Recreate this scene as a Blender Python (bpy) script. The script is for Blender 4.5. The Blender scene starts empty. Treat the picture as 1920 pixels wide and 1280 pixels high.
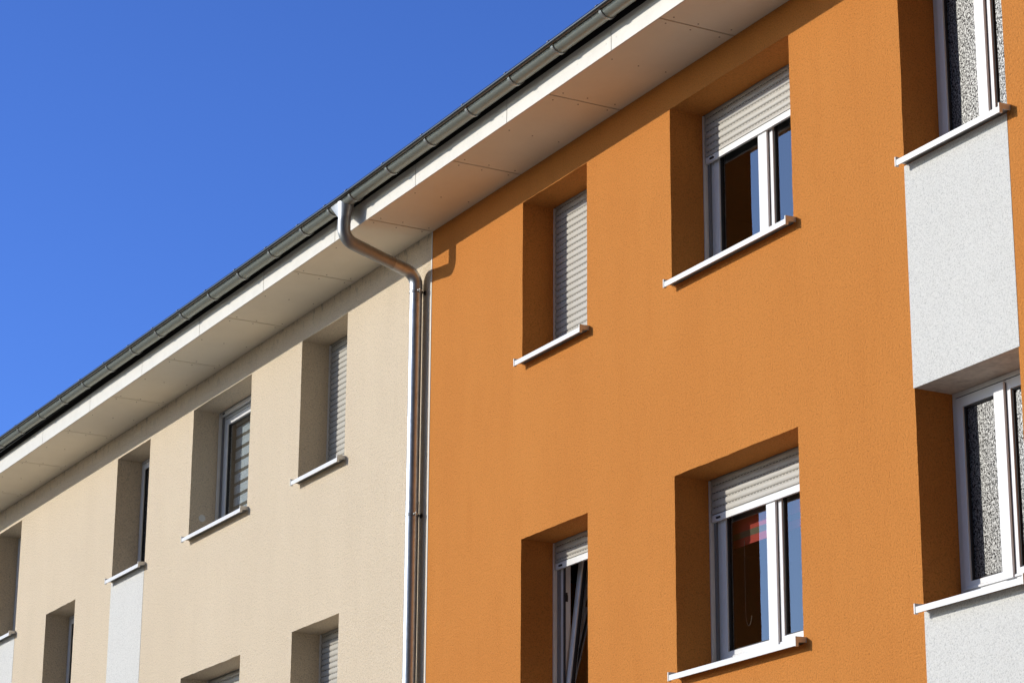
import bpy, bmesh, math, random
from mathutils import Vector
random.seed(7)
SC = bpy.context.scene
COL = SC.collection
R = math.radians

# ------------------------------------------------------------------ camera
cam_data = bpy.data.cameras.new("camera")
cam = bpy.data.objects.new("camera", cam_data)
COL.objects.link(cam)
cam.location = (0, -10, 0)
cam.rotation_euler = (R(107.29038), R(-0.35669), R(61.37154))
cam_data.sensor_width = 36
cam_data.lens = 89.866
cam_data.clip_start = 0.1
cam_data.clip_end = 5000
SC.camera = cam

# ------------------------------------------------------------------ light
SUN_DIR = Vector((0.69, 1.0, -0.38)).normalized()
sun_el = math.asin(-SUN_DIR.z)
sun_rot = math.atan2(-SUN_DIR.x, -SUN_DIR.y)
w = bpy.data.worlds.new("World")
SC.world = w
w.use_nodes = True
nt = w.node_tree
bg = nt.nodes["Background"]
sky = nt.nodes.new("ShaderNodeTexSky")
sky.sky_type = 'NISHITA'
sky.sun_disc = False
sky.sun_elevation = sun_el
sky.sun_rotation = sun_rot
sky.altitude = 0
sky.air_density = 1.0
sky.dust_density = 0.3
sky.ozone_density = 3.0
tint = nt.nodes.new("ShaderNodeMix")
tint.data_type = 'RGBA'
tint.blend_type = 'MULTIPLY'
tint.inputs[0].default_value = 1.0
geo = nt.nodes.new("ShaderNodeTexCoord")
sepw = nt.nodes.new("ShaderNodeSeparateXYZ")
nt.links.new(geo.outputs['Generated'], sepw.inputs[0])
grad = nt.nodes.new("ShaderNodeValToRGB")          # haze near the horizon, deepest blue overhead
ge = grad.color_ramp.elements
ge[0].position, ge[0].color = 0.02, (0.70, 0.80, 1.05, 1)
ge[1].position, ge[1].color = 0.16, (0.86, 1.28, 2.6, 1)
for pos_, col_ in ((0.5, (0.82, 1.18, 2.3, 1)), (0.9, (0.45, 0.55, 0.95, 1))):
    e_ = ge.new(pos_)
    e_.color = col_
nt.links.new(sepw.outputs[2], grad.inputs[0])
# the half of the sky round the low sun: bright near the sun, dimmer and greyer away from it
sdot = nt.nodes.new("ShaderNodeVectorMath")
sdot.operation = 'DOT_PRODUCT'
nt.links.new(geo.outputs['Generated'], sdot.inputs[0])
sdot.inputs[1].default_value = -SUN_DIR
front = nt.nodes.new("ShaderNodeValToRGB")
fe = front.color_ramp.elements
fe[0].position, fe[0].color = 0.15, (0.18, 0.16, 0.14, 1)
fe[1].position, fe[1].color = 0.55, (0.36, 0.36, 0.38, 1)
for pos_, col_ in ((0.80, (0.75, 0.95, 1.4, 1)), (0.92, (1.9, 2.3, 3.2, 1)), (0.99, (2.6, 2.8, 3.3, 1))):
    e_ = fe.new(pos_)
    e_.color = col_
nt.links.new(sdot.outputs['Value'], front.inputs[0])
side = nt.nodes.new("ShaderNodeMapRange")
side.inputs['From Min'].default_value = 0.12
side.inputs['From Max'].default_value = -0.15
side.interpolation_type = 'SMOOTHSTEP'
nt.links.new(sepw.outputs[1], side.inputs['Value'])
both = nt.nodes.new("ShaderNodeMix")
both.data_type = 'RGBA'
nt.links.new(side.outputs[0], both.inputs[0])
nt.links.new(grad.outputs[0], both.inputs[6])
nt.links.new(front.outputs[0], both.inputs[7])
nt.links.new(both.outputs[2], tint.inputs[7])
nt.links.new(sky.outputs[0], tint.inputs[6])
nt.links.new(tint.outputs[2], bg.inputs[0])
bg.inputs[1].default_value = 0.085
sd = bpy.data.lights.new("sun", 'SUN')
sd.energy = 3.45
sd.angle = R(0.5)
sd.color = (1.0, 0.955, 0.85)
sun = bpy.data.objects.new("sun", sd)
sun.rotation_euler = SUN_DIR.to_track_quat('-Z', 'Y').to_euler()
sun.location = (-20, -30, 30)
COL.objects.link(sun)
SC.view_settings.view_transform = 'Standard'
SC.view_settings.look = 'None'
SC.view_settings.exposure = 0.0
SC.view_settings.gamma = 1.0
SC.cycles.diffuse_bounces = 2


# ------------------------------------------------------------------ materials
def mat(name):
    m = bpy.data.materials.new(name)
    m.use_nodes = True
    t = m.node_tree
    return m, t, t.nodes["Principled BSDF"]


def N(t, kind, **kw):
    n = t.nodes.new(kind)
    for k, v in kw.items():
        if k in n.inputs.keys():
            n.inputs[k].default_value = v
        else:
            setattr(n, k, v)
    return n


def ramp(t, fac, stops):
    r = t.nodes.new("ShaderNodeValToRGB")
    e = r.color_ramp.elements
    while len(e) < len(stops):
        e.new(0.5)
    for i, (p, c) in enumerate(stops):
        e[i].position = p
        e[i].color = (c, c, c, 1) if isinstance(c, (int, float)) else (*c, 1)
    t.links.new(fac, r.inputs[0])
    return r.outputs[0]


def mixc(t, fac, a, b, mode='MIX'):
    n = t.nodes.new("ShaderNodeMix")
    n.data_type = 'RGBA'
    n.blend_type = mode
    for inp, v in ((n.inputs[0], fac), (n.inputs[6], a), (n.inputs[7], b)):
        if isinstance(v, bpy.types.NodeSocket):
            t.links.new(v, inp)
        else:
            inp.default_value = v if isinstance(v, (int, float)) else (*v, 1)
    return n.outputs[2]


def math_node(t, op, a, b=None, clamp=False):
    n = t.nodes.new("ShaderNodeMath")
    n.operation = op
    n.use_clamp = clamp
    for i, v in enumerate((a, b)):
        if v is None:
            continue
        if isinstance(v, bpy.types.NodeSocket):
            t.links.new(v, n.inputs[i])
        else:
            n.inputs[i].default_value = v
    return n.outputs[0]


def coords(t, scale=(1, 1, 1)):
    tc = t.nodes.new("ShaderNodeTexCoord")
    mp = t.nodes.new("ShaderNodeMapping")
    mp.inputs['Scale'].default_value = scale
    t.links.new(tc.outputs['Object'], mp.inputs[0])
    return mp.outputs[0]


def noise(t, vec, scale, detail=2, rough=0.5):
    n = N(t, "ShaderNodeTexNoise", Scale=scale, Detail=detail, Roughness=rough)
    t.links.new(vec, n.inputs['Vector'])
    return n.outputs['Fac']


def stucco(name, base, dark, stain=False, bump=1.0, fine=1.0):
    """rough mineral render: pitted grain, soft weather blotches, optional mould under the eaves"""
    m, t, p = mat(name)
    v = coords(t)
    vs = coords(t, (1, 1, 0.35))
    grain = noise(t, v, 75 * fine, 3, 0.65)
    grain2 = noise(t, v, 38 * fine, 2, 0.5)
    blot = noise(t, vs, 1.4, 4, 0.6)
    streak = noise(t, coords(t, (3.0, 3.0, 0.5)), 2.2, 4, 0.65)
    c = mixc(t, ramp(t, blot, [(0.3, 0.0), (0.75, 0.55)]), base, dark)
    c = mixc(t, ramp(t, streak, [(0.52, 0.0), (0.78, 0.45)]), c, dark)
    pits = ramp(t, grain, [(0.36, 1.0), (0.50, 0.0)])
    pits = math_node(t, 'MULTIPLY', pits, ramp(t, grain2, [(0.3, 0.62), (0.7, 0.18)]))
    c = mixc(t, pits, c, tuple(x * 0.42 for x in base))
    lite = ramp(t, grain, [(0.53, 0.0), (0.68, 0.4)])
    c = mixc(t, lite, c, tuple(min(1, x * 1.22) for x in base))
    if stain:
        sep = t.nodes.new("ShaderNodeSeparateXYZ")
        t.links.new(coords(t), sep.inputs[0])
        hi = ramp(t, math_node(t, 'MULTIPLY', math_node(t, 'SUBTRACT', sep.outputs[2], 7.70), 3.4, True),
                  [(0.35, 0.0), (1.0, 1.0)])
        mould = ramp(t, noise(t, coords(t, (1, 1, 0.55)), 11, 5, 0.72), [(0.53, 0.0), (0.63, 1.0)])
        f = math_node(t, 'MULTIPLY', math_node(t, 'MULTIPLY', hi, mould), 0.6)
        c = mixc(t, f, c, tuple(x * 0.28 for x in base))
    t.links.new(c, p.inputs['Base Color'])
    p.inputs['Roughness'].default_value = 0.95
    p.inputs['Specular IOR Level'].default_value = 0.15
    b = N(t, "ShaderNodeBump", Strength=bump, Distance=0.0105)
    h = math_node(t, 'ADD', grain, math_node(t, 'MULTIPLY', grain2, 0.8))
    t.links.new(h, b.inputs['Height'])
    t.links.new(b.outputs[0], p.inputs['Normal'])
    return m


def plain(name, col, rough=0.5, metal=0.0, spec=0.5, dirt=0.0, dirtcol=(0.1, 0.08, 0.06), dscale=6, bump=0.0):
    m, t, p = mat(name)
    p.inputs['Roughness'].default_value = rough
    p.inputs['Metallic'].default_value = metal
    p.inputs['Specular IOR Level'].default_value = spec
    v = coords(t)
    if dirt:
        f = ramp(t, noise(t, v, dscale, 5, 0.65), [(0.42, 0.0), (0.8, dirt)])
        c = mixc(t, f, col, dirtcol)
        t.links.new(c, p.inputs['Base Color'])
    else:
        p.inputs['Base Color'].default_value = (*col, 1)
    if bump:
        b = N(t, "ShaderNodeBump", Strength=bump, Distance=0.004)
        t.links.new(noise(t, v, 30, 3), b.inputs['Height'])
        t.links.new(b.outputs[0], p.inputs['Normal'])
    return m


def metal(name, col, r0, r1, scale=(1, 8, 8), nscale=3.0, dirt=0.3, dirtcol=(0.10, 0.09, 0.07), metallic=1.0):
    m, t, p = mat(name)
    p.inputs['Metallic'].default_value = metallic
    n1 = noise(t, coords(t, scale), nscale, 4, 0.6)
    n2 = noise(t, coords(t), 22, 4, 0.7)
    t.links.new(mixc(t, ramp(t, n2, [(0.45, 0.0), (0.8, dirt)]), col, dirtcol), p.inputs['Base Color'])
    mr = N(t, "ShaderNodeMapRange")
    mr.inputs['To Min'].default_value = r0
    mr.inputs['To Max'].default_value = r1
    t.links.new(n1, mr.inputs['Value'])
    t.links.new(mr.outputs[0], p.inputs['Roughness'])
    b = N(t, "ShaderNodeBump", Strength=0.08, Distance=0.01)
    t.links.new(n1, b.inputs['Height'])
    t.links.new(b.outputs[0], p.inputs['Normal'])
    return m


ORANGE = stucco("orange_render", (0.642, 0.247, 0.056), (0.560, 0.200, 0.042), bump=0.8, fine=1.15)
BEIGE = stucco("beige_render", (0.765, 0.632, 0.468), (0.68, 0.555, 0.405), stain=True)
WHITE_R = stucco("white_render", (0.715, 0.70, 0.665), (0.66, 0.645, 0.61), bump=0.38, fine=1.35)
WHITE_HEAD = plain("white_head_render", (0.80, 0.74, 0.65), 0.9, dirt=0.4, dscale=14)
SOFFIT = plain("soffit_board", (0.93, 0.845, 0.69), 0.55, spec=0.35, dirt=0.10, dscale=2.5, dirtcol=(0.4, 0.33, 0.24))
FASCIA = plain("fascia_board", (0.76, 0.72, 0.64), 0.45, dirt=0.12, dscale=5)
SCREW = plain("screw_heads", (0.34, 0.26, 0.19), 0.6)
GAP = plain("shadow_gap", (0.02, 0.02, 0.02), 0.9)
PVC = plain("white_pvc", (0.82, 0.81, 0.80), 0.32, dirt=0.06, dscale=9)
PVC_SIDE = plain("grey_rail", (0.22, 0.225, 0.24), 0.5)
ALU = plain("white_aluminium", (0.81, 0.80, 0.78), 0.35, dirt=0.08, dscale=20)
TREAD = plain("greyed_sill_tread", (0.42, 0.41, 0.39), 0.6, dirt=0.6, dscale=9)
CAP = plain("sill_cap", (0.80, 0.78, 0.75), 0.5)
GASKET = plain("rubber_gasket", (0.02, 0.02, 0.022), 0.6)
GUTTER = metal("painted_zinc", (0.34, 0.375, 0.34), 0.36, 0.48, scale=(0.6, 6, 6), dirt=0.2, metallic=0.45)
BRACKET = metal("bracket_zinc", (0.44, 0.46, 0.45), 0.34, 0.5, dirt=0.2, metallic=0.7)
ZINC = metal("dull_zinc", (0.40, 0.40, 0.39), 0.38, 0.52, scale=(8, 8, 2), dirt=0.25, metallic=0.85)
GALV = metal("bright_galvanised", (0.55, 0.56, 0.57), 0.34, 0.50, scale=(10, 10, 1.6), dirt=0.35)
DARKMETAL = plain("dark_iron", (0.05, 0.045, 0.045), 0.5, 0.6)
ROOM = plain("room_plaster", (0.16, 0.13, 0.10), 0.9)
ROOF = plain("roof_tiles", (0.16, 0.07, 0.045), 0.8, dirt=0.4)
BEAD = metal("gutter_bead", (0.13, 0.13, 0.13), 0.18, 0.28, metallic=0.9)
SEAL = plain("pale_sealant", (0.74, 0.72, 0.68), 0.6)
GROUND = plain("ground_mix", (0.19, 0.165, 0.125), 0.95, dirt=0.6, dscale=0.3, dirtcol=(0.05, 0.055, 0.035))


def shutter_mat(pitch):
    m, t, p = mat("shutter_slats")
    p.inputs['Roughness'].default_value = 0.45
    sep = t.nodes.new("ShaderNodeSeparateXYZ")
    t.links.new(coords(t), sep.inputs[0])
    fz = math_node(t, 'FRACT', math_node(t, 'DIVIDE', sep.outputs[2], pitch))     # 0 at the joint
    seam = math_node(t, 'LESS_THAN', fz, 0.085)
    dash = math_node(t, 'LESS_THAN', math_node(t, 'FRACT', math_node(t, 'DIVIDE', sep.outputs[0], 0.042)), 0.62)
    slot = math_node(t, 'MULTIPLY', seam, dash)
    base = mixc(t, ramp(t, noise(t, coords(t), 7, 4, 0.6), [(0.4, 0.0), (0.75, 0.5)]),
                (0.475, 0.445, 0.39), (0.405, 0.378, 0.33))
    t.links.new(mixc(t, slot, base, (0.07, 0.06, 0.05)), p.inputs['Base Color'])
    return m


PITCH = 0.0575
SLAT = shutter_mat(PITCH)


def glass_mat(name, tint=(0.88, 0.91, 0.92), boost=3.0):
    m = bpy.data.materials.new(name)
    m.use_nodes = True
    t = m.node_tree
    t.nodes.clear()
    out = t.nodes.new("ShaderNodeOutputMaterial")
    tr = t.nodes.new("ShaderNodeBsdfTransparent")
    tr.inputs[0].default_value = (*tint, 1)
    gl = t.nodes.new("ShaderNodeBsdfGlossy")
    gl.inputs['Roughness'].default_value = 0.0
    fr = N(t, "ShaderNodeFresnel", IOR=1.5)
    mx = t.nodes.new("ShaderNodeMixShader")
    gm = t.nodes.new("ShaderNodeNewGeometry")
    outer = math_node(t, 'SUBTRACT', 1.0, gm.outputs['Backfacing'])
    t.links.new(math_node(t, 'MULTIPLY', math_node(t, 'MULTIPLY', fr.outputs[0], boost, True), outer), mx.inputs[0])
    t.links.new(tr.outputs[0], mx.inputs[1])
    t.links.new(gl.outputs[0], mx.inputs[2])
    t.links.new(mx.outputs[0], out.inputs[0])
    return m


GLASS = glass_mat("window_glass")


def textured_glass():
    """cast privacy glass: a woven relief that catches the sun facet by facet"""
    m = bpy.data.materials.new("cast_glass")
    m.use_nodes = True
    t = m.node_tree
    t.nodes.clear()
    out = t.nodes.new("ShaderNodeOutputMaterial")
    v = coords(t, (1.0, 1.0, 1.0))
    n1 = noise(t, v, 95, 2, 0.6)
    wv = noise(t, coords(t, (110, 110, 48)), 1.0, 1, 0.5)
    hgt = math_node(t, 'ADD', math_node(t, 'MULTIPLY', n1, 0.6), math_node(t, 'MULTIPLY', wv, 0.4))
    facet = ramp(t, hgt, [(0.41, 0.0), (0.64, 1.0)])
    gl = t.nodes.new("ShaderNodeBsdfGlossy")
    gl.inputs['Roughness'].default_value = 0.48
    tr = t.nodes.new("ShaderNodeBsdfTransparent")
    tr.inputs[0].default_value = (0.10, 0.105, 0.105, 1)
    mx = t.nodes.new("ShaderNodeMixShader")
    t.links.new(math_node(t, 'MULTIPLY', facet, 0.27), mx.inputs[0])
    t.links.new(tr.outputs[0], mx.inputs[1])
    t.links.new(gl.outputs[0], mx.inputs[2])
    t.links.new(mx.outputs[0], out.inputs[0])
    return m


CASTGLASS = textured_glass()


# ------------------------------------------------------------------ mesh helpers
class MB:
    def __init__(self):
        self.v, self.f, self.mi = [], [], []

    def add(self, verts, faces, mi=0):
        o = len(self.v)
        self.v += [tuple(x) for x in verts]
        for f in faces:
            self.f.append(tuple(i + o for i in f))
            self.mi.append(mi)

    def box(self, x0, x1, y0, y1, z0, z1, mi=0):
        vs = [(x, y, z) for x in (x0, x1) for y in (y0, y1) for z in (z0, z1)]
        fs = [(0, 1, 3, 2), (4, 6, 7, 5), (0, 4, 5, 1), (2, 3, 7, 6), (0, 2, 6, 4), (1, 5, 7, 3)]
        self.add(vs, fs, mi)

    def prism_x(self, prof, x0, x1, mi=0):
        """closed yz profile extruded along x"""
        n = len(prof)
        vs = [(x0, y, z) for y, z in prof] + [(x1, y, z) for y, z in prof]
        fs = [(i, (i + 1) % n, n + (i + 1) % n, n + i) for i in range(n)]
        fs += [tuple(range(n - 1, -1, -1)), tuple(range(n, 2 * n))]
        self.add(vs, fs, mi)

    def ring(self, x0, x1, z0, z1, l, r, b, tp, y0, y1, mi=0):
        """rectangular frame in the xz plane with member widths l r b tp"""
        self.box(x0, x0 + l, y0, y1, z0, z1, mi)
        self.box(x1 - r, x1, y0, y1, z0, z1, mi)
        self.box(x0 + l, x1 - r, y0, y1, z0, z0 + b, mi)
        self.box(x0 + l, x1 - r, y0, y1, z1 - tp, z1, mi)

    def tube(self, path, rad, seg=32, mi=0, caps=True):
        """round tube along a path of points; rad is a number or a list"""
        P = [Vector(p) for p in path]
        n = len(P)
        rs = rad if isinstance(rad, (list, tuple)) else [rad] * n
        tang = [(P[min(i + 1, n - 1)] - P[max(i - 1, 0)]).normalized() for i in range(n)]
        u = tang[0].orthogonal().normalized()
        vs, fs = [], []
        for i in range(n):
            u = (u - tang[i] * u.dot(tang[i])).normalized()
            w_ = tang[i].cross(u)
            for k in range(seg):
                a = 2 * math.pi * k / seg
                vs.append(P[i] + (u * math.cos(a) + w_ * math.sin(a)) * rs[i])
        for i in range(n - 1):
            for k in range(seg):
                k2 = (k + 1) % seg
                fs.append((i * seg + k, i * seg + k2, (i + 1) * seg + k2, (i + 1) * seg + k))
        if caps:
            fs.append(tuple(range(seg - 1, -1, -1)))
            fs.append(tuple(range((n - 1) * seg, n * seg)))
        self.add(vs, fs, mi)

    def build(self, name, mats, parent=None, smooth=None, bevel=0.0, origin=None):
        me = bpy.data.meshes.new(name)
        o = Vector(origin) if origin else Vector((0, 0, 0))
        me.from_pydata([tuple(Vector(p) - o) for p in self.v], [], self.f)
        if not isinstance(mats, (list, tuple)):
            mats = [mats]
        for m in mats:
            me.materials.append(m)
        me.polygons.foreach_set('material_index', self.mi)
        bm = bmesh.new()
        bm.from_mesh(me)
        bmesh.ops.recalc_face_normals(bm, faces=bm.faces)
        bm.to_mesh(me)
        bm.free()
        if smooth is not None:
            me.polygons.foreach_set('use_smooth', [True] * len(me.polygons))
            me.set_sharp_from_angle(angle=R(smooth))
        ob = bpy.data.objects.new(name, me)
        COL.objects.link(ob)
        ob.location = o
        if parent:
            ob.parent = parent
        if bevel:
            bv = ob.modifiers.new("bevel", 'BEVEL')
            bv.width = bevel
            bv.segments = 2
            bv.limit_method = 'ANGLE'
            bv.angle_limit = R(40)
            bv.harden_normals = False
        return ob


def thing(name, label, cat, group=None):
    o = bpy.data.objects.new(name, None)
    COL.objects.link(o)
    o['label'] = label
    o['category'] = cat
    if group:
        o['group'] = group
    return o


# ------------------------------------------------------------------ ground
g = MB()
g.add([(-1500, -1500, -1.6), (1500, -1500, -1.6), (1500, 1500, -1.6), (-1500, 1500, -1.6)], [(0, 1, 2, 3)])
ground = g.build("ground", GROUND)
ground['kind'] = 'structure'

# ------------------------------------------------------------------ the two blocks
SOFF_Z = 8.0
WALL_TOP = 8.28
DEPTH = 0.31       # reveal depth
ORANGE_X = (-19.952, -5.0)
BEIGE_X = (-42.0, -19.972)

# x0, x1, lip underside z, head z, kind
ORANGE_WIN = {
    'A': (-18.223, -17.125, 6.235, 7.727, 'closed'),
    'B': (-15.828, -14.190, 6.239, 7.737, 'double'),
    'E': (-12.882, -11.800, 6.241, 7.737, 'stair'),
    'C': (-15.828, -14.205, 3.203, 4.762, 'double'),
    'D': (-18.223, -17.125, 3.200, 4.750, 'tilted'),
    'F': (-12.873, -11.815, 3.197, 4.705, 'stair'),
}
BEIGE_WIN = {
    'G': (-22.880, -21.785, 6.205, 7.730, 'closed'),
    'H': (-25.825, -24.180, 6.205, 7.722, 'open'),
    'I': (-28.245, -27.160, 6.180, 7.708, 'stair'),
    'J': (-32.930, -31.840, 6.157, 7.698, 'stair'),
    'K': (-30.611, -29.515, 4.720, 6.234, 'stair'),
    'L': (-25.863, -24.210, 3.180, 4.721, 'double'),
    'M': (-22.910, -21.810, 3.190, 4.743, 'closed'),
}
LABELS = {
    'A': "top floor window with its roller shutter fully closed",
    'B': "wide top floor window with its shutter drawn part way down",
    'E': "stairwell window of cast glass above the upper white panel",
    'C': "wide lower window with a red striped blind behind the glass",
    'D': "narrow window tilted open under a short strip of shutter",
    'F': "stairwell window of cast glass below the white panel",
    'G': "top floor window closed by its shutter beside the downpipe",
    'H': "window with a grey and white striped blind behind the glass",
    'I': "narrow stairwell window above the white panel",
    'J': "window at the picture's left edge above a white panel",
    'K': "half landing window set lower than its neighbours",
    'L': "lower wide window with its shutter drawn part way",
    'M': "lower narrow window closed by its shutter",
}
# white spandrel strips below stair windows: x0, x1, z top, z bottom
ORANGE_PANELS = [(-12.882, -11.805, 6.262, 4.705), (-12.868, -11.815, 3.218, 0.9)]
BEIGE_PANELS = [(-28.247, -27.162, 6.200, 3.0), (-32.930, -31.842, 6.177, 3.0)]


def jit_loop(x0, x1, z0, z1, amp=0.0028, step=0.035):
    """rectangle loop with slightly uneven hand-finished arrises"""
    pts = []
    cor = [(x0, z0), (x1, z0), (x1, z1), (x0, z1)]
    for i in range(4):
        a, b = cor[i], cor[(i + 1) % 4]
        L = math.hypot(b[0] - a[0], b[1] - a[1])
        n = max(2, int(L / step))
        pts.append(a)
        drift = 0
        for k in range(1, n):
            f = k / n
            drift = drift * 0.7 + random.uniform(-amp, amp) * 0.6
            nx, nz = (b[1] - a[1]) / L, -(b[0] - a[0]) / L
            pts.append((a[0] + (b[0] - a[0]) * f + nx * drift, a[1] + (b[1] - a[1]) * f + nz * drift))
    return pts


def facade(name, xr, wins, panels, m, parent):
    """the rendered outer skin with real openings, reveals, and closed sides"""
    bm = bmesh.new()
    x0, x1 = xr
    edges = []

    def loop(pts):
        vs = [bm.verts.new((x, 0, z)) for x, z in pts]
        for i in range(len(vs)):
            edges.append(bm.edges.new((vs[i], vs[(i + 1) % len(vs)])))
        return vs
    loop([(x0, -1.6), (x1, -1.6), (x1, WALL_TOP), (x0, WALL_TOP)])
    holes = []
    for k, (a, b, zs, zh, kind) in wins.items():
        holes.append((loop(jit_loop(a, b, zs + 0.025, zh)), k))
    for a, b, zt, zb in panels:
        # the strip reaches up to the window's opening below its sill
        loop([(a + 0.001, zb), (b - 0.001, zb), (b - 0.001, zt - 0.0), (a + 0.001, zt - 0.0)])
    bmesh.ops.triangle_fill(bm, use_beauty=True, use_dissolve=False, edges=edges, normal=(0, -1, 0))
    # reveals
    for vs, k in holes:
        kind = wins[k][4]
        zs, zh = wins[k][2] + 0.025, wins[k][3]
        n = len(vs)
        back = []
        for v in vs:
            d = DEPTH + 0.05
            if abs(v.co.z - zh) < 0.006:
                d = DEPTH - 0.005
            # straighten the back edge
            back.append(bm.verts.new((v.co.x, d, v.co.z)))
        for i in range(n):
            j = (i + 1) % n
            if k in ('F',) and abs(vs[i].co.z - zh) < 0.006 and abs(vs[j].co.z - zh) < 0.006:
                continue        # the head of this opening is the white panel's
            bm.faces.new((vs[i], vs[j], back[j], back[i]))
    # ends and top, so that no light enters the shell
    for xs in (x0, x1):
        q = [bm.verts.new((xs, y, z)) for y, z in ((0, -1.6), (9, -1.6), (9, WALL_TOP), (0, WALL_TOP))]
        bm.faces.new(q)
    q = [bm.verts.new(p) for p in ((x0, 9, -1.6), (x1, 9, -1.6), (x1, 9, WALL_TOP), (x0, 9, WALL_TOP))]
    bm.faces.new(q)
    me = bpy.data.meshes.new(name)
    bm.to_mesh(me)
    bm.free()
    me.materials.append(m)
    ob = bpy.data.objects.new(name, me)
    COL.objects.link(ob)
    ob.parent = parent
    return ob


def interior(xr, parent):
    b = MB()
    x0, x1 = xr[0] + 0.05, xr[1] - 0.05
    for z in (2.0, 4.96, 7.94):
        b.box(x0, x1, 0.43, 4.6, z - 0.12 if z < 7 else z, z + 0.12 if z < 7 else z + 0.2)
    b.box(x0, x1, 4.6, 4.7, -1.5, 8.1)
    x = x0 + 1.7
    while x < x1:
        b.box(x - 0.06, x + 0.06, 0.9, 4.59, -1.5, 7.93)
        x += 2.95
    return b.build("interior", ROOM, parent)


def sill(x0, x1, zl, parent):
    zt = zl + 0.042
    a, b = x0 + 0.026, x1 + 0.020
    s = MB()
    th = 0.007
    yf = -0.088
    s.prism_x([(yf, zl), (yf + th, zl), (yf + th, zt - th), (0.36, zt + 0.022 - th), (0.36, zt + 0.022), (yf, zt)], a, b)
    # tread behind the clean front lip, greyed to dim light bounced into the reveals
    s.add([(a + 0.001, yf + 0.006, zt + 0.0006), (b - 0.001, yf + 0.006, zt + 0.0006),
           (b - 0.001, 0.355, zt + 0.0226), (a + 0.001, 0.355, zt + 0.0226)], [(0, 1, 2, 3)], 1)
    s.build("window_sill", [ALU, TREAD], parent, bevel=0.0015)
    for xa, xb in ((a - 0.013, a), (b, b + 0.013)):
        c = MB()
        y0 = yf - 0.004
        c.prism_x([(y0, zl - 0.004), (y0 + 0.026, zl - 0.004), (y0 + 0.026, zt - 0.016), (0.02, zt - 0.012),
                   (0.02, zt + 0.026), (y0, zt + 0.022)], xa, xb)
        c.build("sill_end_cap", CAP, parent, bevel=0.002)
    return zt


def slat_profile(z_top, z_bot, y):
    """curved slats from z_top down to z_bot; joints sit on multiples of PITCH"""
    front = []
    z = math.floor(z_top / PITCH) * PITCH + PITCH
    pts = []
    k0 = int(math.floor(z_bot / PITCH))
    k1 = int(math.ceil(z_top / PITCH))
    for k in range(k0, k1):
        zb = k * PITCH
        pts += [(y + 0.0065, zb), (y + 0.0065, zb + 0.0045)]
        for i in range(1, 9):
            f = i / 9
            pts.append((y + 0.005 - 0.008 * math.sin(math.pi * f) ** 0.45, zb + 0.0045 + (PITCH - 0.0045) * f))
    return [(yy, zz) for yy, zz in pts if z_bot <= zz <= z_top]


def roller_shutter(x0, x1, z_top, z_bot, parent):
    """slats, end bar and both guide rails"""
    a, b = x0 + 0.022, x1 - 0.022
    y = DEPTH + 0.006
    bar = 0.056
    if z_bot + bar < z_top - 0.02:
        fr = slat_profile(z_top, z_bot + bar, y)
        prof = fr + [(y + 0.022, fr[-1][1]), (y + 0.022, fr[0][1])]
        s = MB()
        s.prism_x(prof, a, b)
        s.build("roller_shutter", SLAT, parent)
    e = MB()
    e.prism_x([(y - 0.003, z_bot), (y + 0.018, z_bot), (y + 0.018, z_bot + bar), (y + 0.002, z_bot + bar),
               (y - 0.003, z_bot + bar - 0.006)], a, b)
    e.box(a + 0.07, a + 0.12, y - 0.012, y - 0.003, z_bot + 0.018, z_bot + 0.032, 1)
    e.build("shutter_end_bar", [ALU, GASKET], parent)


def guide_rails(x0, x1, z0, z1, parent):
    for s, xe in ((1, x0), (-1, x1)):
        r = MB()
        xa, xb = sorted((xe + s * 0.001, xe + s * 0.014))
        r.box(xa, xb, DEPTH - 0.008, DEPTH + 0.050, z0, z1)
        xa, xb = sorted((xe + s * 0.014, xe + s * 0.043))
        r.box(xa, xb, DEPTH + 0.028, DEPTH + 0.045, z0, z1, 1)
        r.build("guide_rail", [PVC, PVC_SIDE], parent)


def make_sash(x0, x1, z0, z1, l, r, b, tp, y, parent, glass, hinge=None, astragal=None, name="sash"):
    s = MB()
    s.ring(x0, x1, z0, z1, l, r, b, tp, y, y + 0.065)
    # glazing bead step
    gx0, gx1, gz0, gz1 = x0 + l, x1 - r, z0 + b, z1 - tp
    s.ring(gx0 - 0.001, gx1 + 0.001, gz0 - 0.001, gz1 + 0.001, 0.012, 0.012, 0.012, 0.012, y + 0.012, y + 0.060, 1)
    # drip ledge on the bottom rail
    s.prism_x([(y - 0.001, z0 + 0.012), (y - 0.001, z0 + 0.034), (y - 0.012, z0 + 0.026), (y - 0.012, z0 + 0.012)],
              x0 + 0.004, x1 - 0.004)
    if astragal:
        s.box(astragal[0], astragal[1], y - 0.022, y - 0.0005, z0 + 0.01, z1 - 0.01)
    if astragal:
        s.box(astragal[1] + 0.001, astragal[1] + 0.008, y - 0.003, y - 0.0008, z0 + 0.02, z1 - 0.02, 1)
    ob = s.build(name, [PVC, GASKET], parent, bevel=0.003)
    p = MB()
    p.box(gx0 + 0.006, gx1 - 0.006, y + 0.028, y + 0.034, gz0 + 0.006, gz1 - 0.006)
    pane = p.build("glass_pane", glass, parent)
    return ob, pane


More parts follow.
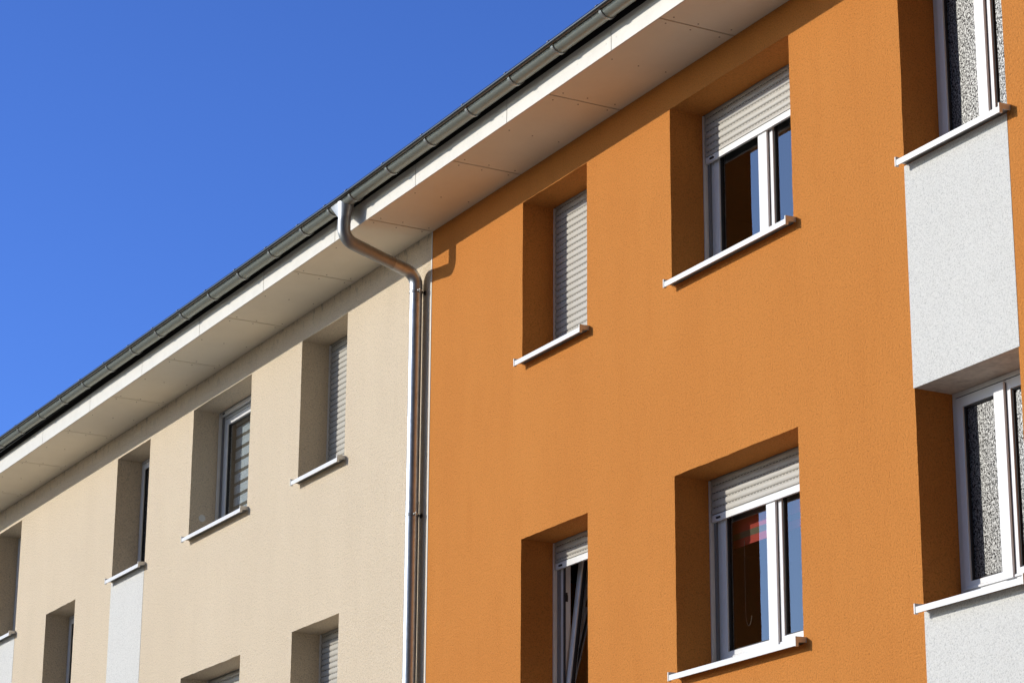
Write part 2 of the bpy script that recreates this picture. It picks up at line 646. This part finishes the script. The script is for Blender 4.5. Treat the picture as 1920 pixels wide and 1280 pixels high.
def window(key, spec, parent):
    x0, x1, zl, zh, kind = spec
    stair = kind == 'stair'
    yf = DEPTH - 0.004 if stair else DEPTH + 0.046
    zt = zl + 0.042
    zb = zt + 0.012
    fl = 0.033 if stair else 0.078
    f = MB()
    f.ring(x0 - 0.03 if not stair else x0 + 0.001, x1 + 0.03 if not stair else x1 - 0.001, zb,
           zh + 0.04 if not stair else zh - 0.001, fl + (0.03 if not stair else 0), fl + (0.03 if not stair else 0), 0.115,
           fl + (0.04 if not stair else 0), yf, yf + 0.075)
    glass = CASTGLASS if stair else GLASS
    gp = 0.010
    sx0, sx1 = x0 + fl + gp, x1 - fl - gp
    sz0, sz1 = zb + 0.112, zh - fl - gp
    f.ring(x0 + fl - 0.004, x1 - fl + 0.004, zb + 0.10, zh - fl + 0.004, 0.03, 0.03, 0.03, 0.03, yf + 0.003, yf + 0.014, 1)
    ys = yf - 0.006
    win = f.build("window", [PVC, GASKET], parent, bevel=0.003)
    win['label'] = LABELS[key]
    sill(x0, x1, zl, win)
    st = 0.068
    c = (x0 + x1) / 2
    if kind in ('double', 'open', 'stair'):
        if kind == 'open':
            make_sash(sx0, sx1, sz0, sz1, st, st, st, st, ys, win, glass)
        else:
            s = 0.85 if stair else 1.0
            make_sash(sx0, c + 0.012, sz0, sz1, st, 0.10 * s, st, st, ys, win, glass,
                      astragal=(c - 0.085 * s, c + 0.030 * s))
            make_sash(c + 0.016, sx1, sz0, sz1, 0.064 * s, st, st, st, ys, win, glass)
    elif kind == 'tilted':
        sash, pane = make_sash(sx0, sx1, sz0, sz1, st, st, st, st, ys, win, glass)
        # bottom hung: the top leans into the room
        for o in (sash, pane):
            hz, hy = sz0, ys + 0.06
            for v in o.data.vertices:
                dy, dz = v.co.y - hy, v.co.z - hz
                a = R(7.0)
                v.co.y = hy + dy * math.cos(a) + dz * math.sin(a)
                v.co.z = hz - dy * math.sin(a) + dz * math.cos(a)
        k = MB()
        zk = zl + 1.05
        k.box(x0 + fl, x0 + fl + 0.006, yf + 0.02, yf + 0.045, zk, zk + 0.055)
        k.box(x0 + fl, x0 + fl + 0.012, yf + 0.028, yf + 0.038, zk + 0.015, zk + 0.075)
        k.build("strike_plate", DARKMETAL, win)
    else:
        make_sash(sx0, sx1, sz0, sz1, st, st, st, st, ys, win, glass)
    if not stair:
        guide_rails(x0, x1, zt + 0.004, zh - 0.002, win)
        zbot = {'closed': zt + 0.03, 'double': 7.322 if key == 'B' else 4.434, 'tilted': 4.516,
                'open': zh - 0.052}[kind]
        if key == 'L':
            zbot = 4.42
        roller_shutter(x0, x1, zh + 0.03, zbot, win)
    return win


def spandrel(x0, x1, zt, zb, parent, head=False):
    p = MB()
    y0 = -0.0025
    p.box(x0, x1, y0, 0.05, zb, zt)
    if head:
        p.add([(x0, 0.05, zb), (x1, 0.05, zb), (x1, DEPTH + 0.02, zb), (x0, DEPTH + 0.02, zb)], [(0, 1, 2, 3)], 1)
        p.add([(x0, y0, zb - 0.0008), (x1, y0, zb - 0.0008), (x1, 0.05, zb - 0.0008), (x0, 0.05, zb - 0.0008)], [(0, 1, 2, 3)], 1)
    return p.build("spandrel_panel", [WHITE_R, WHITE_HEAD], parent)


orange = thing("apartment_block", "orange rendered apartment block on the right of the downpipe", "building")
facade("wall", ORANGE_X, ORANGE_WIN, ORANGE_PANELS, ORANGE, orange)
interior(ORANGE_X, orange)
for i, q in enumerate(ORANGE_PANELS):
    spandrel(*q, orange, head=(i == 0))
for k, s in ORANGE_WIN.items():
    window(k, s, orange)

beige = thing("apartment_block", "pale beige rendered apartment block on the left behind the downpipe", "building")
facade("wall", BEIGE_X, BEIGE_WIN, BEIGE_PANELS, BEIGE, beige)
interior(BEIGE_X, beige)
for q in BEIGE_PANELS:
    spandrel(*q, beige)
for k, s in BEIGE_WIN.items():
    window(k, s, beige)
# sealed joint between the two renders
j = MB()
j.box(-19.972, -19.952, -0.004, 0.03, -1.6, WALL_TOP)
j.build("joint_strip", SEAL, beige)
# pale plug on the reveal of the blind window
pl = MB()
xp = BEIGE_WIN['H'][0]
pl.tube([(xp + 0.001, 0.149, 6.505), (xp + 0.006, 0.149, 6.505)], 0.040, 24)
pl.build("wall_plug", SEAL, beige, smooth=40)

# ------------------------------------------------------------------ blinds behind the glass
def blind_mat(name, cols, band, frac=0.5, phase=0.0):
    m, t, p = mat(name)
    sep = t.nodes.new("ShaderNodeSeparateXYZ")
    t.links.new(coords(t), sep.inputs[0])
    f = math_node(t, 'FRACT', math_node(t, 'DIVIDE', math_node(t, 'SUBTRACT', sep.outputs[2], phase), band))
    c = mixc(t, math_node(t, 'LESS_THAN', f, frac), cols[1], cols[0])
    t.links.new(c, p.inputs['Base Color'])
    p.inputs['Roughness'].default_value = 0.8
    b = N(t, "ShaderNodeBump", Strength=0.15, Distance=0.002)
    t.links.new(noise(t, coords(t), 150, 2), b.inputs['Height'])
    t.links.new(b.outputs[0], p.inputs['Normal'])
    return m


def blind(label, x0, x1, y, z0, z1, m, cord):
    b = MB()
    b.box(x0, x1, y, y + 0.004, z0, z1)
    b.box(x0, x1, y - 0.004, y + 0.008, z0 - 0.018, z0)
    o = b.build("roller_blind", m)
    o['label'] = label
    o['category'] = "blind"
    o['group'] = "roller blinds behind the windows"
    b = MB()
    b.tube([(x0, y + 0.02, z1 + 0.02), (x1, y + 0.02, z1 + 0.02)], 0.022, 16)
    b.build("roller_tube", PVC, o, smooth=40)
    if cord:
        c = MB()
        pts = []
        for i in range(25):
            a = i / 24
            if a < 0.4:
                pts.append((x0 + 0.20, y - 0.012, z1 - 0.55 * a / 0.4 - 0.35))
            else:
                th = (a - 0.4) / 0.6 * math.pi * 0.9
                pts.append((x0 + 0.24 - 0.04 * math.cos(th), y - 0.012, z1 - 0.9 - 0.10 * math.sin(th) + 0.0))
        c.tube(pts, 0.0022, 8)
        c.build("pull_cord", SCREW, o, smooth=60)
    return o


hx0, hx1 = BEIGE_WIN['H'][0], BEIGE_WIN['H'][1]
blind("grey and white striped roller blind behind the beige block's top floor glass", hx0 + 0.14, hx1 - 0.14, 0.46, 6.30, 7.56,
      blind_mat("striped_fabric", ((0.17, 0.145, 0.115), (0.86, 0.88, 0.90)), 0.134, 0.30, 7.404), False)
cx0, cx1 = ORANGE_WIN['C'][0], ORANGE_WIN['C'][1]
blind("red and olive striped roller blind behind the orange block's lower wide window", cx0 + 0.055, cx1 - 0.055, 0.46, 4.252, 4.62,
      blind_mat("red_fabric", ((0.15, 0.12, 0.055), (0.62, 0.05, 0.022)), 0.150, 0.33, 4.295), True)

# ------------------------------------------------------------------ roof overhang
eave = thing("roof_overhang", "pale boxed eaves with white fascia running along the top of both blocks", "roof overhang")
SW = 0.664
SJ = [-14.895 + 1.6826 * k for k in range(6, -17, -1)]
for i in range(len(SJ) - 1):
    a, b = SJ[i + 1] + 0.008, SJ[i] - 0.008
    if b < -42 or a > -5:
        continue
    p = MB()
    p.box(a, b, -SW, -0.002, SOFF_Z, SOFF_Z + 0.008)
    for xs in (a + 0.06, (a + b) / 2, b - 0.06):
        for ys in (-SW + 0.075, -SW / 2 - 0.02, -0.09):
            xx = xs + random.uniform(-0.02, 0.02)
            yy = ys + random.uniform(-0.012, 0.012)
            p.tube([(xx, yy, SOFF_Z), (xx, yy, SOFF_Z - 0.003)], 0.0065, 10, 1)
    p.build("soffit_panel", [SOFFIT, SCREW], eave)
FJ = [-15.570 + 1.6855 * k for k in range(6, -17, -1)]
for i in range(len(FJ) - 1):
    a, b = FJ[i + 1] + 0.0045, FJ[i] - 0.0045
    p = MB()
    p.box(a, b, -0.687, -0.673, 7.992, 8.200)
    for xs in (a + 0.07, a + 0.52, b - 0.52, b - 0.07):
        p.tube([(xs, -0.687, 8.075), (xs, -0.6885, 8.075)], 0.006, 8, 1)
    p.build("fascia_panel", [FASCIA, SEAL], eave)
bk = MB()
bk.box(-42, -5, -0.671, -0.003, SOFF_Z + 0.0135, 8.30)
bk.build("eaves_frame", GAP, eave)
rf = MB()
rf.add([(-42, -0.74, 8.325), (-5, -0.74, 8.325), (-5, 5.0, 10.6), (-42, 5.0, 10.6),
        (-42, -0.74, 8.30), (-5, -0.74, 8.30), (-5, 5.0, 10.5), (-42, 5.0, 10.5), (-42, 10.7, 8.325), (-5, 10.7, 8.325),
        (-42, 10.7, 8.28), (-5, 10.7, 8.28)],
       [(0, 1, 2, 3), (4, 7, 6, 5), (0, 4, 5, 1), (3, 2, 9, 8), (7, 10, 11, 6), (8, 9, 11, 10), (0, 3, 7, 4), (1, 5, 6, 2),
        (3, 8, 10, 7), (2, 6, 11, 9)])
rf.build("roof", ROOF, eave)

dr = MB()
dr.box(-42, -5, -0.782, -0.779, 8.19, 8.322)
dr.box(-42, -5, -0.779, -0.70, 8.311, 8.3225)
dr.build("drip_edge", GAP, eave)

# ------------------------------------------------------------------ gutter
GX = -20.12
GY = -0.815
GR = 0.070
BR = 0.020


def gz(x):
    return 8.217 + (0.0066 * (GX - x) if x < GX else 0.0050 * (x - GX))


def gutter_section(x, r_out, r_in, y0a=math.pi, y1a=2 * math.pi):
    zc = gz(x)
    pts = []
    n = 22
    for k in range(n + 1):
        a = y0a + (y1a - y0a) * k / n
        pts.append((x, GY + r_out * math.cos(a), zc + r_out * math.sin(a)))
    for k in range(n, -1, -1):
        a = y0a + (y1a - y0a) * k / n
        pts.append((x, GY + r_in * math.cos(a), zc + r_in * math.sin(a)))
    return pts


def loft(b, rings, mi=0, caps=True):
    n = len(rings[0])
    vs = [p for r_ in rings for p in r_]
    fs = []
    for i in range(len(rings) - 1):
        for k in range(n):
            k2 = (k + 1) % n
            fs.append((i * n + k, i * n + k2, (i + 1) * n + k2, (i + 1) * n + k))
    if caps:
        fs.append(tuple(range(n)))
        fs.append(tuple(range((len(rings) - 1) * n, len(rings) * n)))
    b.add(vs, fs, mi)


gut = MB()
xs = [-42.0, -34, -27, GX, -12, -5.0]
loft(gut, [gutter_section(x, GR, GR - 0.003) for x in xs])
gut.tube([(x, GY - GR - BR + 0.004, gz(x) - 0.004) for x in xs], BR, 24, 1)
gutter = gut.build("gutter", [GUTTER, BEAD], smooth=45)
gutter['label'] = "grey half round metal gutter with strap brackets along the white fascia"
gutter['category'] = "gutter"

bxs = [-29.568, -28.781, -27.978, -27.201, -26.409, -25.634, -24.883, -24.152, -23.38, -22.604, -21.827, -21.065,
       -20.442, -19.977, -19.21, -18.44, -17.674, -16.924, -16.21, -15.458]
bxs = [x * 0.9966 - 0.0 for x in bxs]
while bxs[0] > -41:
    bxs.insert(0, bxs[0] - 0.775)
while bxs[-1] < -6:
    bxs.append(bxs[-1] + 0.755)
for x in bxs:
    b = MB()
    hw = 0.016
    zc = gz(x)
    rings = [gutter_section(x - hw, GR + 0.009, GR + 0.0004, math.pi * 1.02, 2 * math.pi),
             gutter_section(x + hw, GR + 0.009, GR + 0.0004, math.pi * 1.02, 2 * math.pi)]
    # keep both rings on the same fall line
    loft(b, rings)
    # back leg on the fascia
    b.box(x - hw, x + hw, GY + GR - 0.001, GY + GR + 0.005, zc, zc + 0.07)
    b.box(x - hw, x + hw, GY + GR + 0.005, -0.672, zc + 0.045, zc + 0.07)
    # clip curled over the bead
    yb, zb = GY - GR - BR + 0.004, zc - 0.004
    ro, ri = BR + 0.0055, BR + 0.0006
    rr = []
    for xx in (x - hw * 0.7, x + hw * 0.7):
        pts = []
        for k in range(13):
            a = R(20) + R(150) * k / 12
            pts.append((xx, yb + ro * math.cos(a), zb + ro * math.sin(a)))
        for k in range(12, -1, -1):
            a = R(20) + R(150) * k / 12
            pts.append((xx, yb + ri * math.cos(a), zb + ri * math.sin(a)))
        rr.append(pts)
    loft(b, rr)
    b.box(x - hw * 0.6, x + hw * 0.6, yb - 0.006, yb + 0.004, zb + BR + 0.003, zb + BR + 0.007)
    b.build("gutter_bracket", BRACKET, gutter, smooth=40)

# funnel outlet under the gutter
o = MB()
zc = gz(GX)
top, mid, bot = [], [], []
n = 48
for k in range(n):
    a = 2 * math.pi * k / n
    ca, sa = math.cos(a), math.sin(a)
    # a lens seen from above: pointed ends along the gutter, a keel to the front
    if ca < 0:
        q = max(abs(ca), abs(sa))
        x, y = GX + 0.205 * ca / q, GY + (GR + 0.006) * sa / q
    else:
        x, y = GX + 0.085 * ca, GY + (GR + 0.006) * sa
    if abs(ca) < 1e-6 and sa < 0:
        y -= 0.004
    zz = zc - math.sqrt(max(0, (GR + 0.004) ** 2 - (y - GY) ** 2)) + 0.002
    if sa < 0:
        zz = max(zz, zc - 0.07 + 0.055 * min(1, -sa / max(abs(ca), abs(sa))))
    top.append((x, y, zz))
    bot.append((GX + 0.059 * ca, -0.824 + 0.059 * sa, 8.045))
loft(o, [top, bot], caps=False)
loft(o, [bot, [(p[0], p[1], 8.0) for p in bot]], caps=False)
o.build("gutter_outlet", ZINC, gutter, smooth=28)

# ------------------------------------------------------------------ downpipe
dp = thing("downpipe", "shiny metal downpipe bending under the eaves and running down the block joint", "downpipe")


def bend(p0, pc, p1, rad, n=14):
    """points of a round bend of given radius at corner pc"""
    p0, pc, p1 = Vector(p0), Vector(pc), Vector(p1)
    a, b = (p0 - pc).normalized(), (p1 - pc).normalized()
    ang = a.angle(b)
    tl = rad / math.tan(ang / 2)
    cen = pc + (a + b).normalized() * (rad / math.sin(ang / 2))
    s, e = pc + a * tl, pc + b * tl
    out = []
    va, vb = s - cen, e - cen
    tot = va.angle(vb)
    for i in range(n + 1):
        f = i / n
        out.append(cen + (va * math.sin((1 - f) * tot) + vb * math.sin(f * tot)) / math.sin(tot))
    return out


PR = 0.058
PY = -0.080
c1 = (GX, -0.827, 7.835)
c2 = (GX, PY, 7.615)
path1 = [(GX, -0.827, 8.02)] + [tuple(q) for q in bend((GX, -0.827, 8.1), c1, c2, 0.14)]
d = (Vector(c2) - Vector(c1)).normalized()
pA = Vector(c1) + d * 0.245
pB = Vector(c2) - d * 0.245
e = MB()
e.tube(path1 + [tuple(pA)], PR + 0.002, 40)
e.build("upper_elbow", ZINC, dp, smooth=50)
e = MB()
e.tube([tuple(pA - d * 0.01), tuple(pB + d * 0.01)], PR - 0.0005, 40)
e.tube([tuple(pA + d * 0.03), tuple(pA + d * 0.042)], PR + 0.0012, 40)
e.build("sloping_pipe", ZINC, dp, smooth=50)
path2 = [tuple(pB)] + [tuple(q) for q in bend(c1, c2, (GX, PY, 7.0), 0.14)] + [(GX, PY, 7.47)]
e = MB()
e.tube(path2, PR + 0.002, 40)
e.build("lower_elbow", GALV, dp, smooth=50)
e = MB()
e.tube([(GX, PY, z) for z in (7.475, 6.4, 5.46)], PR, 40)
e.tube([(GX, PY, 5.46), (GX, PY, 5.44)], PR + 0.003, 40)
e.tube([(GX, PY, z) for z in (5.44, 4.0, 2.4, 1.0, -1.5)], PR + 0.0015, 40)
e.build("straight_pipe", GALV, dp, smooth=50)
for z in (7.445, 5.335, 1.6):
    b = MB()
    b.tube([(GX, PY, z - 0.013), (GX, PY, z + 0.013)], PR + 0.005, 40)
    b.box(GX + PR + 0.003, GX + PR + 0.03, PY - 0.005, PY + 0.005, z - 0.013, z + 0.013)
    cl = b.build("pipe_clamp", ZINC, dp, smooth=40)
    s = MB()
    s.tube([(GX + 0.03, PY + 0.05, z - 0.002), (GX + 0.035, 0.012, z - 0.004)], 0.007, 10)
    s.tube([(GX + 0.035, -0.012, z - 0.004), (GX + 0.035, 0.002, z - 0.004)], 0.022, 14)
    s.build("wall_anchor", DARKMETAL, cl, smooth=40)
    s = MB()
    s.tube([(GX + PR + 0.018, PY - 0.02, z), (GX + PR + 0.018, PY + 0.02, z)], 0.007, 10)
    s.build("clamp_screw", BRACKET, cl, smooth=40)
